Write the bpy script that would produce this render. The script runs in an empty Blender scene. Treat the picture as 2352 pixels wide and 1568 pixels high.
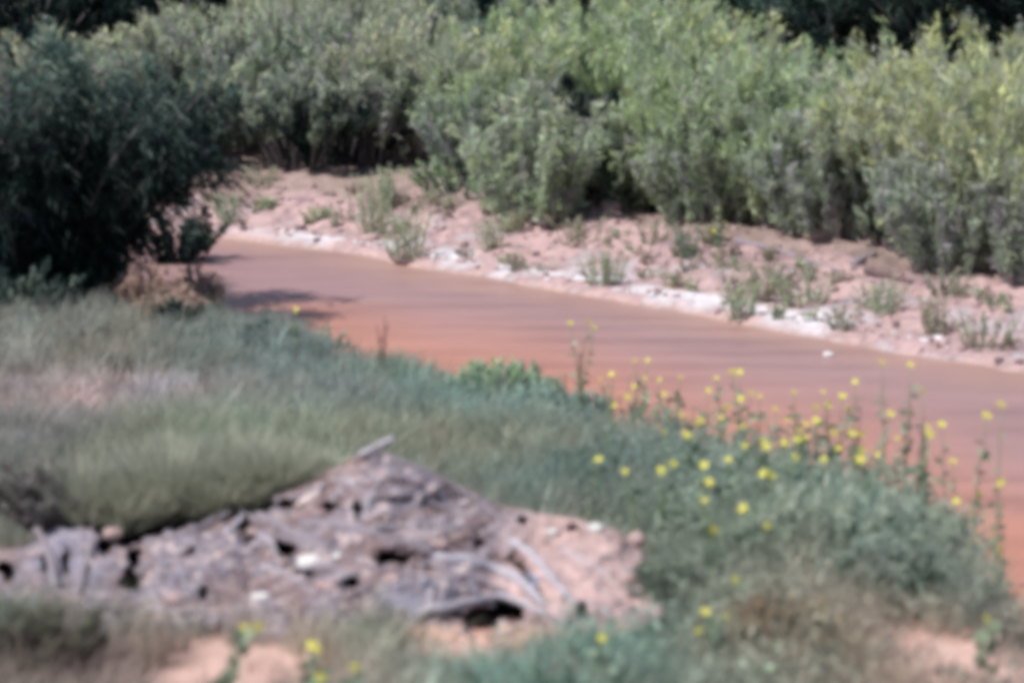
import bpy, math, random
import numpy as np

# ------------------------------------------------------------------ camera, sky, sun, exposure
S = bpy.context.scene
COL = S.collection
CAM_Z, PITCH, FOC = 8.0, math.radians(10.5), 105.0
cam = bpy.data.cameras.new("camera"); cam_o = bpy.data.objects.new("camera", cam); COL.objects.link(cam_o)
cam.lens = FOC; cam.sensor_width = 36; cam.clip_start = 0.1; cam.clip_end = 3000
cam_o.location = (0, 0, CAM_Z); cam_o.rotation_euler = (math.pi / 2 - PITCH, 0, 0)
cam.dof.use_dof = True; cam.dof.focus_distance = 400.0; cam.dof.aperture_fstop = 1.6
S.camera = cam_o
SUN_EL, SUN_AZ = math.radians(54), math.radians(-126)     # azimuth from +Y towards +X
w = bpy.data.worlds.new("World"); S.world = w; w.use_nodes = True
nt = w.node_tree; sky = nt.nodes.new("ShaderNodeTexSky"); sky.sky_type = 'NISHITA'; sky.sun_disc = False
sky.sun_elevation = SUN_EL; sky.sun_rotation = SUN_AZ
nt.links.new(sky.outputs[0], nt.nodes["Background"].inputs[0]); nt.nodes["Background"].inputs[1].default_value = 0.09
sl = bpy.data.lights.new("sun", 'SUN'); sl.energy = 4.3; sl.angle = math.radians(0.5); sl.color = (1, .965, .92)
so = bpy.data.objects.new("sun", sl); COL.objects.link(so)
so.rotation_euler = (math.pi / 2 - SUN_EL, 0, math.pi - SUN_AZ)
S.view_settings.view_transform = 'Standard'; S.view_settings.look = 'None'
S.view_settings.exposure = 0.6; S.view_settings.gamma = 1
S.render.engine = 'CYCLES'
S.cycles.max_bounces = 5; S.cycles.diffuse_bounces = 3; S.cycles.transmission_bounces = 3; S.cycles.glossy_bounces = 2
S.cycles.use_denoising = True; S.cycles.sampling_pattern = 'TABULATED_SOBOL'; S.cycles.sample_clamp_indirect = 4; S.cycles.sample_clamp_direct = 12
S.cycles.pixel_filter_type = 'BLACKMAN_HARRIS'; S.cycles.filter_width = 5.5

rng = np.random.default_rng(11); random.seed(5)
K = 18.0 / FOC
CP, SP = math.cos(PITCH), math.sin(PITCH)

# ------------------------------------------------------------------ numpy noise and terrain
TAB = rng.random((256, 256))
def vnoise(x, y, s=0):
    x = np.asarray(x, float) + 37.3 * s; y = np.asarray(y, float) + 91.7 * s
    xi = np.floor(x).astype(int); yi = np.floor(y).astype(int); fx = x - xi; fy = y - yi
    fx = fx * fx * (3 - 2 * fx); fy = fy * fy * (3 - 2 * fy)
    a = TAB[xi & 255, yi & 255]; b = TAB[(xi + 1) & 255, yi & 255]
    c = TAB[xi & 255, (yi + 1) & 255]; d = TAB[(xi + 1) & 255, (yi + 1) & 255]
    return (a * (1 - fx) + b * fx) * (1 - fy) + (c * (1 - fx) + d * fx) * fy - .5
def fbm(x, y, o=4, s=0):
    r = 0; a = 1.0; f = 1.0
    for k in range(o):
        r = r + a * vnoise(np.asarray(x) * f, np.asarray(y) * f, s + k * 3 + 1); a *= .5; f *= 2.03
    return r
def sm(t):
    t = np.clip(t, 0, 1); return t * t * (3 - 2 * t)
NEAR = np.array([(-400, 14), (-30, 7.5), (0, 6.3), (10, 5.9), (20, 5.0), (24, 4.6), (26.5, 4.3), (29.4, 4.0), (31.6, 3.15), (33.6, 1.8), (36.9, .35), (41.2, -2.7), (43.3, -4.1), (46.5, -7), (54, -30), (120, -600)], float)
FAR = np.array([(-400, 90), (10, 40), (27, 21), (40.7, 7.0), (46, 2.2), (48.4, 0.0), (51.3, -2.6), (53.6, -5.3), (55.6, -10), (63, -30), (130, -600)], float)
def river_sd(x, y):
    x = np.asarray(x, float); y = np.asarray(y, float)
    j = .35 * vnoise(x * .9, y * .9, 4) + .15 * vnoise(x * 3, y * 3, 5)
    nx = np.interp(y, NEAR[:, 0], NEAR[:, 1]); fx = np.interp(y, FAR[:, 0], FAR[:, 1])
    kn = np.where(y > 30, .76, 1.0)
    return (nx - x) * kn + j, (x - fx) * .72 + j * .8      # s (near land > 0), t (far land > 0)
def terrain(x, y):
    x = np.asarray(x, float); y = np.asarray(y, float)
    s, t = river_sd(x, y)
    b = sm((s + .25) / .7)
    zn = -.25 + .55 * b + .045 * np.clip(s, 0, 6) + .1 * np.clip(37 - y, 0, 60) * sm(s / 1.6) + .16 * np.clip(14 - y, 0, 40) * sm(s / 2)
    zn = zn + b * (.10 * fbm(x * .8, y * .8, 4, 7))
    zf = -.25 + .38 * sm((t + .5) / .8) + .42 * sm((t - .9) / 2.4) + .07 * np.clip(t - 3, 0, 12)
    zf = zf + .2 * np.clip(y - 74, 0, 60) * sm((t - 6) / 6) + sm((t - .4) / 1.5) * (.16 * fbm(x * 1.1, y * 1.1, 5, 20) + .10 * np.abs(fbm(x * 3.1, y * 2.3, 3, 31)))
    return np.maximum(np.where(s > -1.2, zn, -.4), np.where(t > -1.2, zf, -.4))
def ray(px, py):
    u = (px - 1176) / 1176 * K; v = (784 - py) / 1176 * K
    d = np.array([u, CP + v * SP, -SP + v * CP]); return d / d[1]
def at(px, py, y):
    d = ray(px, py) * y; return np.array([d[0], d[1], CAM_Z + d[2]])
YS = np.arange(12, 130, .06)
def hit(px, py, h=0.0):
    d = ray(px, py); z = CAM_Z + d[2] * YS; g = terrain(d[0] * YS, YS) + h
    g = np.maximum(g, h * 1.0)
    i = np.argmax(z <= g)
    y = YS[i] if (z <= g).any() else YS[-1]
    return np.array([d[0] * y, y, CAM_Z + d[2] * y])
def gz(x, y): return float(terrain(x, y))

# ------------------------------------------------------------------ materials
def new_mat(name):
    m = bpy.data.materials.new(name); m.use_nodes = True
    return m, m.node_tree, m.node_tree.nodes["Principled BSDF"]
def noise_node(n, scale, detail=5, vec=None, rough=.6):
    t = n.nodes.new("ShaderNodeTexNoise"); t.inputs["Scale"].default_value = scale; t.inputs["Detail"].default_value = detail
    t.inputs["Roughness"].default_value = rough
    if vec is not None: n.links.new(vec, t.inputs["Vector"])
    return t
def ramp(n, src, stops):
    r = n.nodes.new("ShaderNodeValToRGB"); e = r.color_ramp.elements
    while len(e) < len(stops): e.new(.5)
    for k, (p, c) in enumerate(stops): e[k].position = p; e[k].color = (*c, 1)
    n.links.new(src, r.inputs[0]); return r
def leaf_material():
    m, n, p = new_mat("foliage")
    a = n.nodes.new("ShaderNodeAttribute"); a.attribute_name = "Col"
    n.links.new(a.outputs["Color"], p.inputs["Base Color"]); p.inputs["Roughness"].default_value = .6
    p.inputs["Specular IOR Level"].default_value = .25
    tr = n.nodes.new("ShaderNodeBsdfTranslucent"); n.links.new(a.outputs["Color"], tr.inputs["Color"])
    mx = n.nodes.new("ShaderNodeMixShader"); mx.inputs[0].default_value = .46
    n.links.new(p.outputs[0], mx.inputs[1]); n.links.new(tr.outputs[0], mx.inputs[2])
    n.links.new(mx.outputs[0], n.nodes["Material Output"].inputs[0]); return m
LEAF = leaf_material()
def attr_material(name, rough, scale, strength, dist, mul=.35):
    m, n, p = new_mat(name)
    tc = n.nodes.new("ShaderNodeTexCoord")
    a = n.nodes.new("ShaderNodeAttribute"); a.attribute_name = "Col"
    t1 = noise_node(n, scale, 8, tc.outputs["Object"], .7)
    r = ramp(n, t1.outputs["Fac"], [(.25, (1 - mul,) * 3), (.75, (1 + mul,) * 3)])
    mx = n.nodes.new("ShaderNodeMix"); mx.data_type = 'RGBA'; mx.blend_type = 'MULTIPLY'; mx.inputs[0].default_value = 1
    n.links.new(a.outputs["Color"], mx.inputs[6]); n.links.new(r.outputs[0], mx.inputs[7])
    n.links.new(mx.outputs[2], p.inputs["Base Color"]); p.inputs["Roughness"].default_value = rough
    p.inputs["Specular IOR Level"].default_value = .2
    b = n.nodes.new("ShaderNodeBump"); b.inputs["Strength"].default_value = strength; b.inputs["Distance"].default_value = dist
    n.links.new(t1.outputs["Fac"], b.inputs["Height"]); n.links.new(b.outputs[0], p.inputs["Normal"]); return m
GROUND = attr_material("earth", .95, 7, .8, .08)
MOUND = attr_material("eroded_earth", .95, 11, .9, .05, .4)
def wood(name, c0, c1):
    m, n, p = new_mat(name)
    tc = n.nodes.new("ShaderNodeTexCoord"); mp = n.nodes.new("ShaderNodeMapping"); mp.inputs["Scale"].default_value = (3, 9, 9)
    n.links.new(tc.outputs["Object"], mp.inputs[0]); t = noise_node(n, 4, 8, mp.outputs[0], .7)
    r = ramp(n, t.outputs["Fac"], [(.3, c0), (.7, c1)]); n.links.new(r.outputs[0], p.inputs["Base Color"])
    p.inputs["Roughness"].default_value = .85
    b = n.nodes.new("ShaderNodeBump"); b.inputs["Strength"].default_value = .8; b.inputs["Distance"].default_value = .02
    n.links.new(t.outputs["Fac"], b.inputs["Height"]); n.links.new(b.outputs[0], p.inputs["Normal"]); return m
WOOD_PALE = wood("weathered_wood_pale", (.22, .2, .23), (.5, .47, .52))
WOOD_GREY = wood("weathered_wood_grey", (.12, .1, .12), (.3, .26, .29))
WOOD_DARK = wood("wet_wood_dark", (.05, .025, .03), (.16, .1, .1))
STEMM = wood("mauve_grey_stem", (.2, .17, .18), (.42, .36, .38))
BARK = wood("bark", (.05, .045, .05), (.16, .14, .14))
STEMG = wood("green_stem", (.14, .17, .1), (.26, .28, .18))
STONE = wood("pale_stone", (.4, .38, .36), (.72, .7, .7))
STONE_P = wood("pink_stone", (.25, .17, .16), (.45, .33, .32))
def flat_mat(name, c, rough=.7):
    m, n, p = new_mat(name); tc = n.nodes.new("ShaderNodeTexCoord"); t = noise_node(n, 30, 3, tc.outputs["Object"])
    r = ramp(n, t.outputs["Fac"], [(.3, tuple(v * .8 for v in c)), (.7, tuple(min(1, v * 1.15) for v in c))])
    n.links.new(r.outputs[0], p.inputs["Base Color"]); p.inputs["Roughness"].default_value = rough; return m
PETAL = flat_mat("yellow_petal", (.52, .50, .08)); DISC = flat_mat("flower_centre", (.30, .20, .03)); BUD = flat_mat("pale_green_bud", (.42, .58, .4))

# ------------------------------------------------------------------ mesh helpers
def tag(o, label=None, cat=None, group=None, kind=None):
    if label: o["label"] = label
    if cat: o["category"] = cat
    if group: o["group"] = group
    if kind: o["kind"] = kind
    return o
def empty(name, loc):
    o = bpy.data.objects.new(name, None); COL.objects.link(o); o.location = [float(v) for v in loc]; o.empty_display_size = .2; return o
def mesh_np(name, V, F, col=None, mat=None, smooth=False):
    """V (n,3); F (m,k) int array"""
    me = bpy.data.meshes.new(name); V = np.asarray(V, np.float32); F = np.asarray(F, np.int32)
    m, k = F.shape
    me.vertices.add(len(V)); me.vertices.foreach_set("co", V.ravel())
    me.loops.add(m * k); me.loops.foreach_set("vertex_index", F.ravel())
    me.polygons.add(m); me.polygons.foreach_set("loop_start", np.arange(0, m * k, k, dtype=np.int32))
    if smooth: me.polygons.foreach_set("use_smooth", np.ones(m, bool))
    me.update(calc_edges=True)
    if col is not None:
        a = me.color_attributes.new("Col", 'FLOAT_COLOR', 'POINT')
        c = np.ones((len(V), 4), np.float32); c[:, :3] = col; a.data.foreach_set("color", c.ravel())
    if mat: me.materials.append(mat)
    return me
def obj(name, me, parent=None, loc=None):
    o = bpy.data.objects.new(name, me); COL.objects.link(o)
    if parent: o.parent = parent
    if loc is not None: o.location = [float(v) for v in loc]
    return o
def tubes(paths, radii, sides=5, rough=0, seed=0):
    """paths: list of (n,3); radii: list of (n,)"""
    r0 = np.random.default_rng(seed); V = []; F = []; base = 0
    for P, R in zip(paths, radii):
        P = np.asarray(P, float); n = len(P); T = np.gradient(P, axis=0); T /= np.linalg.norm(T, axis=1)[:, None] + 1e-9
        up = np.array([0, 0, 1.]) if abs(T[:, 2]).mean() < .8 else np.array([1., 0, 0])
        A = np.cross(T, up); A /= np.linalg.norm(A, axis=1)[:, None] + 1e-9; B = np.cross(T, A)
        th = np.arange(sides) * 2 * math.pi / sides
        rr = np.asarray(R)[:, None] * (1 + rough * (r0.random((n, sides)) - .5))
        ring = P[:, None] + rr[..., None] * (A[:, None] * np.cos(th)[None, :, None] + B[:, None] * np.sin(th)[None, :, None])
        V.append(ring.reshape(-1, 3)); V.append(P[[0, -1]])
        i = np.arange(n - 1)[:, None] * sides + np.arange(sides)[None]; j = np.arange(n - 1)[:, None] * sides + (np.arange(sides)[None] + 1) % sides
        F.append(base + np.stack([i, j, j + sides, i + sides], -1).reshape(-1, 4))
        c0 = base + n * sides; k = np.arange(sides); k2 = (k + 1) % sides; L = base + (n - 1) * sides
        F.append(np.stack([k + base, np.full(sides, c0), np.full(sides, c0), k2 + base], -1)[:, [0, 1, 3]].repeat(1, 0)[:, [0, 1, 2, 2]])
        F.append(np.stack([k + L, k2 + L, np.full(sides, c0 + 1), np.full(sides, c0 + 1)], -1))
        base += n * sides + 2
    return np.concatenate(V), np.concatenate(F)
def tube_mesh(name, paths, radii, mat, sides=5, rough=0, seed=0):
    V, F = tubes(paths, radii, sides, rough, seed)
    me = bpy.data.meshes.new(name)
    fl = [tuple(dict.fromkeys(f)) for f in F.tolist()]
    me.from_pydata(V.tolist(), [], fl); me.materials.append(mat)
    me.polygons.foreach_set("use_smooth", np.ones(len(me.polygons), bool)); return me
def curve(pts, n=14, jit=0, seed=0):
    P = np.asarray(pts, float); t = np.r_[0, np.cumsum(np.linalg.norm(np.diff(P, axis=0), axis=1))]; t /= t[-1]
    u = np.linspace(0, 1, n); Q = np.stack([np.interp(u, t, P[:, k]) for k in range(3)], 1)
    for _ in range(2): Q[1:-1] = .25 * Q[:-2] + .5 * Q[1:-1] + .25 * Q[2:]
    if jit: Q[1:-1] += np.random.default_rng(seed).normal(0, jit, (n - 2, 3))
    return Q
def leaves(C, A, L, W, r, shape=4):
    """diamond leaves, centre C, axis A"""
    n = len(C); A = A / (np.linalg.norm(A, axis=1)[:, None] + 1e-9)
    B = np.cross(A, r.normal(size=(n, 3))); B /= np.linalg.norm(B, axis=1)[:, None] + 1e-9
    L = np.broadcast_to(L, n)[:, None]; W = np.broadcast_to(W, n)[:, None]
    V = np.stack([C - A * L / 2, C + B * W / 2 - A * L * .05, C + A * L / 2, C - B * W / 2 - A * L * .05], 1).reshape(-1, 3)
    return V, np.arange(4 * n).reshape(n, 4)
def pal(r, n, cols, jit=.18):
    c = np.array(cols)[r.integers(0, len(cols), n)]; k = r.random(n)[:, None]
    c2 = np.array(cols)[r.integers(0, len(cols), n)]
    return (c * k + c2 * (1 - k)) * (1 + jit * r.normal(size=(n, 1))).clip(.5, 1.6)

# ------------------------------------------------------------------ ground and water
gx = np.r_[-900, -300, -120, -60, -40, np.arange(-30, -12, .6), np.arange(-12, 12, .075), np.arange(12, 30, .6), 40, 60, 120, 300, 900]
gy = np.r_[-900, -300, -60, -20, np.arange(-10, 14, .6), np.arange(14, 34, .1), np.arange(34, 60, .085), np.arange(60, 110, .6), 130, 200, 400, 900]
X, Y = np.meshgrid(gx, gy); s_, t_ = river_sd(X, Y); Z = terrain(X, Y)
def mixc(a, b, k): return a * (1 - k[..., None]) + b * k[..., None]
n1 = fbm(X * 1.3, Y * 1.3, 4, 40) ; n2 = fbm(X * 4, Y * 4, 4, 50); n3 = fbm(X * .5, Y * .5, 3, 60)
pink = np.array([.41, .285, .28]); dusk = np.array([.22, .145, .15]); white = np.array([.68, .65, .68]); tan = np.array([.36, .25, .215])
litter = np.array([.2, .16, .13]); soil = np.array([.34, .17, .12]); olive = np.array([.12, .12, .08])
C = mixc(np.broadcast_to(pink, X.shape + (3,)), dusk, sm(.42 + n1 * 1.5 + n2 * 1.5))
C = mixc(C, white * .93, sm((n2 + n1 * .8 - .1) * 4) * sm((3.0 - t_) / 1.2) * .35)
wl = np.exp(-((t_ - .5 - .5 * n3) / (.34 + .2 * n3)) ** 2) * sm(.35 + n3 * 3 + n1 * 3 + n2)
C = mixc(C, white, np.clip(wl, 0, 1) * .85); C = mixc(C, tan, sm((.12 + .12 * n3 - t_) / .15) * .8)
C = mixc(C, litter, sm((t_ - 2.7 + n1) / 1.0) * .6); C = mixc(C, olive, sm((t_ - 10) / 6))
Cn = mixc(np.broadcast_to(soil, X.shape + (3,)), litter, sm(.5 + n1 * 1.5) * .6)
Cn = mixc(Cn, np.array([.5, .3, .26]), sm((n3 + n2 * .5) * 3))
land = (s_ > -1)[..., None]
C = np.where(land & (t_ < -1)[..., None], Cn, C)
for hx, hy, rx_, ry_ in [(480, 1530, .55, 1.0), (620, 1560, .5, .8), (1010, 1480, .35, .35), (2200, 1550, .7, 1.2), (2300, 1540, .6, 1.2), (180, 940, .5, 1.6), (1165, 1075, .12, .25)]:
    hh_ = hit(hx, hy); C = mixc(C, np.array([.60, .40, .34]), np.clip(1.5 * np.exp(-((X - hh_[0]) / rx_) ** 2 - ((Y - hh_[1]) / ry_) ** 2), 0, 1) * (s_ > 0) * (.7 + .6 * (n2 > 0)).clip(0, 1))
ny, nx_ = X.shape; idx = np.arange(ny * nx_).reshape(ny, nx_)
F = np.stack([idx[:-1, :-1], idx[:-1, 1:], idx[1:, 1:], idx[1:, :-1]], -1).reshape(-1, 4)
g = obj("ground", mesh_np("ground", np.stack([X, Y, Z], -1).reshape(-1, 3), F, C.reshape(-1, 3), GROUND, True))
tag(g, "pink sandy river banks and weedy slope", kind="structure")

m, n, p = new_mat("muddy_water")
tc = n.nodes.new("ShaderNodeTexCoord"); mp = n.nodes.new("ShaderNodeMapping"); mp.inputs["Rotation"].default_value = (0, 0, math.radians(47)); mp.inputs["Scale"].default_value = (.28, 1.3, 1)
n.links.new(tc.outputs["Object"], mp.inputs[0]); t = noise_node(n, 1.1, 4, mp.outputs[0])
r = ramp(n, t.outputs["Fac"], [(.32, (.76, .75, .78)), (.5, (.95, .95, .95)), (.75, (1.1, 1.1, 1.1))])  # darker ripple streaks painted into the water colour
wa = n.nodes.new("ShaderNodeAttribute"); wa.attribute_name = "Col"; wm = n.nodes.new("ShaderNodeMix"); wm.data_type = 'RGBA'; wm.blend_type = 'MULTIPLY'; wm.inputs[0].default_value = 1
n.links.new(wa.outputs["Color"], wm.inputs[6]); n.links.new(r.outputs[0], wm.inputs[7]); n.links.new(wm.outputs[2], p.inputs["Base Color"])
p.inputs["Roughness"].default_value = .34; p.inputs["IOR"].default_value = 1.33; p.inputs["Specular IOR Level"].default_value = .5
mp2 = n.nodes.new("ShaderNodeMapping"); mp2.inputs["Rotation"].default_value = (0, 0, math.radians(40)); mp2.inputs["Scale"].default_value = (1, 4, 1)
n.links.new(tc.outputs["Object"], mp2.inputs[0]); t2 = noise_node(n, 2.2, 6, mp2.outputs[0])
b = n.nodes.new("ShaderNodeBump"); b.inputs["Strength"].default_value = .5; b.inputs["Distance"].default_value = .05
n.links.new(t2.outputs["Fac"], b.inputs["Height"]); n.links.new(b.outputs[0], p.inputs["Normal"])
wx = np.r_[-900, np.arange(-60, -14, 3.), np.arange(-14, 14, .25), np.arange(14, 60, 3.), 900]; wy = np.r_[-900, np.arange(-30, 20, 3.), np.arange(20, 62, .25), np.arange(62, 90, 3.), 900]; WX, WY = np.meshgrid(wx, wy)
ii = np.arange(WX.size).reshape(WX.shape); WF = np.stack([ii[:-1, :-1], ii[:-1, 1:], ii[1:, 1:], ii[1:, :-1]], -1).reshape(-1, 4)
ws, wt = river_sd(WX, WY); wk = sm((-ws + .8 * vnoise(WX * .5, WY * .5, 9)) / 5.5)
WC = mixc(np.broadcast_to(np.array([.44, .185, .12]), WX.shape + (3,)), np.array([.30, .185, .185]), wk); WC = mixc(WC, np.array([.33, .20, .165]), sm((wt + 1.3 + .5 * vnoise(WX, WY, 3)) / 1.0) * .7)  # mauve of the reflected sky painted in, away from the orange shallows
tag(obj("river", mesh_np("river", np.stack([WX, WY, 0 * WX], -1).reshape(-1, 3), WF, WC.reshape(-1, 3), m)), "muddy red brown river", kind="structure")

# ------------------------------------------------------------------ shrubs and trees
TEAL0 = [(.2, .28, .25)]
GREY = [(.33, .40, .29), (.39, .46, .33), (.27, .33, .27), (.39, .38, .40)]
GREEN = [(.38, .49, .25), (.46, .57, .29), (.30, .41, .24), (.40, .41, .38)]
YELLOW = [(.52, .54, .25), (.56, .57, .28), (.40, .49, .29), (.40, .41, .37)]
MUTED = [(.42, .45, .29), (.48, .49, .31), (.35, .41, .28), (.44, .40, .37)]
PALE = [(.42, .52, .36), (.36, .45, .32), (.50, .58, .44), (.42, .42, .38)]
DARK = [(.007, .020, .017), (.012, .030, .024), (.020, .040, .035), (.007, .012, .022)]  # near-black leaves; shade of left tree and thicket hollows painted in
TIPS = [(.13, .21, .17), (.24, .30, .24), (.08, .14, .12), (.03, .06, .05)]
TEAL = [(.18, .27, .23), (.23, .31, .25), (.14, .20, .18), (.26, .30, .25)]
DRY = [(.34, .27, .2), (.26, .2, .17), (.2, .19, .13), (.4, .3, .24)]
def plant_cloud(H, W, D, ns, nt_, nl, L, Wd, cols, tip, r, low=.06, droop=.3, up=1.0, spread=1.0, tipstart=.55, base_w=.12):
    """stems from the base, twigs off the stems, leaves along the twigs"""
    az = r.random(ns) * 2 * math.pi; q = np.sqrt(r.random(ns)) * spread
    end = np.stack([np.cos(az) * q * W / 2, np.sin(az) * q * D / 2, H * (1 - .30 * q ** 2) * r.uniform(.62, 1.04, ns)], 1)
    st = np.stack([np.cos(az) * q * W * base_w, np.sin(az) * q * D * base_w, np.zeros(ns)], 1)
    mid = st * .6 + end * .4; mid[:, 2] = end[:, 2] * .62
    def bz(a, m_, e, t): return a * (1 - t) ** 2 + 2 * m_ * t * (1 - t) + e * t * t
    tt = np.linspace(0, 1, 6)[:, None, None]; SPATH = bz(st[None], mid[None], end[None], tt).transpose(1, 0, 2)
    tw = r.uniform(low, 1, (ns, nt_)); P = bz(st[:, None], mid[:, None], end[:, None], tw[..., None])
    out = P * np.array([1, 1, 0]); out /= np.linalg.norm(out, axis=-1)[..., None] + .05
    d = out * .55 + r.normal(0, .45, P.shape) + np.array([0, 0, up]); d /= np.linalg.norm(d, axis=-1)[..., None]
    tl = H * r.uniform(.08, .22, (ns, nt_, 1, 1)); k = np.linspace(.08, 1, nl)[None, None, :, None]
    C_ = P[:, :, None] + d[:, :, None] * tl * k - np.array([0, 0, 1.]) * (tl * k ** 2 * droop) + r.normal(0, .02 * H, (ns, nt_, nl, 3))
    A_ = d[:, :, None] - np.array([0, 0, 1.]) * 2 * droop * k + r.normal(0, .26, C_.shape)
    C_ = C_.reshape(-1, 3); A_ = A_.reshape(-1, 3); C_[:, 2] = np.maximum(C_[:, 2], .02)
    N = len(C_)
    V, F_ = leaves(C_, A_, L * r.uniform(.6, 1.4, N), Wd * r.uniform(.6, 1.4, N), r)
    twig_id = np.repeat(np.arange(ns * nt_), nl)
    base = pal(r, ns * nt_, cols, .2)[twig_id] * (1 + .12 * r.normal(size=(N, 1))).clip(.6, 1.5)
    tp = pal(r, ns * nt_, tip, .2)[twig_id]
    kk = np.clip((C_[:, 2] / H - tipstart) * 2.4 + .5 * r.normal(size=N) * .5, 0, 1)[:, None]
    c = base * (1 - kk) + tp * kk
    return V, F_, np.repeat(c, 4, 0), SPATH
def shrub(name, label, cat, x, y, H, W, cols, tip, dens=1.0, L=.19, Wd=.034, up=2.2, seed=0, group=None, ns=54, nt_=18, nl=14, trunk=BARK, sr=.018, **kw):
    r = np.random.default_rng(seed + 1000); z = gz(x, y)
    root = empty(name, (x, y, z - .04)); tag(root, label, cat, group)
    V, F_, c, SPp = plant_cloud(H, W, W * .9, int(ns * dens), nt_, nl, L, Wd, cols, tip, r, up=up, **kw)
    obj("crown", mesh_np("crown", V, F_, c, LEAF), root)
    rad = [np.linspace(sr, sr * .25, 7)] * len(SPp)
    obj("stems", tube_mesh("stems", [np.vstack([[0, 0, -.08], q_]) for q_ in SPp], rad, trunk, 4), root)
    return root
def px_to_m(pxw, y): return pxw / 1176 * K * y
def far_bush(label, px, base, top, wpx, cols, tip, extra=0, name="willow_shrub", **kw):
    b_ = hit(px, base); y = b_[1] + extra; x = ray(px, base)[0] * y; z = gz(x, y)
    H = max(.3, at(px, top, y)[2] - z); W = px_to_m(wpx, y)
    dens = kw.pop("dens", 1.0); kw.setdefault("base_w", .24); kw.setdefault("trunk", STEMM); cat = kw.pop("cat", "shrub"); grp = kw.pop("group", "willow shrubs along the far bank")
    return shrub(name, label, cat, x, y, H, W * 1.65, cols, tip, dens=dens, seed=int(px * 7 + base), group=grp, **kw)
FB = [
 ("grey green willow at the left end of the far bank, above the open pink sand", 545, 345, 150, 260, GREY, MUTED, .3, {}),
 ("shaded willow with bare grey stems leaning over a dark hollow", 700, 385, 170, 200, GREY[:3] + DARK[:2], GREY, .3, dict(low=.55, sr=.03, trunk=BARK)),  # dark leaves and bark stems paint in the shade of the hollow
 ("olive willow standing right of the dark hollow with bare stems", 850, 395, 70, 150, GREY, MUTED, .5, dict(low=.35, sr=.025, trunk=BARK)),
 ("broad grey willow between the bare stems and the small round green bush", 985, 385, 60, 250, GREY, MUTED, .8, {}),
 ("small round green bush at the foot of the willows on the sand", 1060, 450, 355, 170, TEAL[:2] + GREEN[:1], GREEN, 0, dict(ns=22, L=.08)),
 ("pale silvery willow drooping low to the sand left of the black gap", 1230, 500, 205, 235, PALE + GREY + GREEN, PALE + MUTED, 0, dict(low=.03, droop=.5)),
 ("willow rising above and behind the pale silvery one", 1150, 430, 60, 250, GREEN + GREY, YELLOW, 1.5, {}),
 ("olive willow right of the black gap on the far bank", 1505, 482, 190, 150, GREY + GREEN[:1], YELLOW, .3, dict(low=.2)),
 ("bright green willow, tallest of the thicket right of the black gap", 1590, 500, 60, 250, GREEN, GREEN, .8, {}),
 ("green willow with purplish lower stems in the middle of the right thicket", 1700, 515, 100, 260, GREEN + GREY, GREEN + YELLOW, .5, dict(low=.06)),
 ("willow above the pale driftwood log on the far sand", 1830, 525, 150, 250, GREY + GREEN[:2], GREEN, .5, dict(low=.06)),
 ("arching grey stemmed willow over a dark hollow on the right", 1960, 555, 170, 230, GREY, YELLOW, .4, dict(low=.3, droop=.5, sr=.03)),
 ("yellow tipped willow right of the arching grey one", 2110, 590, 100, 260, GREY + YELLOW[:1], YELLOW, .6, dict(low=.06)),
 ("yellowest willow at the right edge of the photo", 2270, 625, 150, 260, GREY + YELLOW, YELLOW, .4, dict(low=.04)),
 ("greyish willow half cut off by the right edge, low and dense", 2375, 650, 300, 200, GREY, YELLOW, .1, dict(low=.03)),
]
for lab, px, ba, to, wp, co, ti, ex, kw in FB: far_bush(lab, px, ba, to, wp, co, ti, ex, **kw)
FB += []
FB_FILL = [
 ("low grey willow filling the gap beside the dark left tree", 500, 350, 200, 210, GREY + TEAL0, GREY), ("low willow with bluish stems behind the dark hollow, shade painted into its leaves", 765, 380, 190, 270, DARK, DARK),  # all-dark leaves paint the unlit back of the hollow
 ("dull willow between the round green bush and the silvery willow", 1110, 425, 170, 220, GREY + TEAL0, GREEN), ("leaning willow inside the black gap of the thicket, shade painted into its leaves", 1375, 462, 200, 230, DARK, DARK),  # near-black foliage put in as the shade of the gap
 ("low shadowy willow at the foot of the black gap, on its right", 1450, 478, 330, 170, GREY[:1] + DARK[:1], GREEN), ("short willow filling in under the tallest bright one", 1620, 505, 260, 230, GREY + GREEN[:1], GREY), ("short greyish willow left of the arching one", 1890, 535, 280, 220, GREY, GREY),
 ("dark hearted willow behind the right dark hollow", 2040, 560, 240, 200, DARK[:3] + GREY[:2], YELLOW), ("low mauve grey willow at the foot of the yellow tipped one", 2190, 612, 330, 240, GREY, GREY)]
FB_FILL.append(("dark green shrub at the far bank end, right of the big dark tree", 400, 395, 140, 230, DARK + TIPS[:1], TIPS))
for lab, px, ba, to, wp, co, ti in FB_FILL: far_bush(lab, px, ba, to, wp, co, ti, .15, low=.03)
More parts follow.
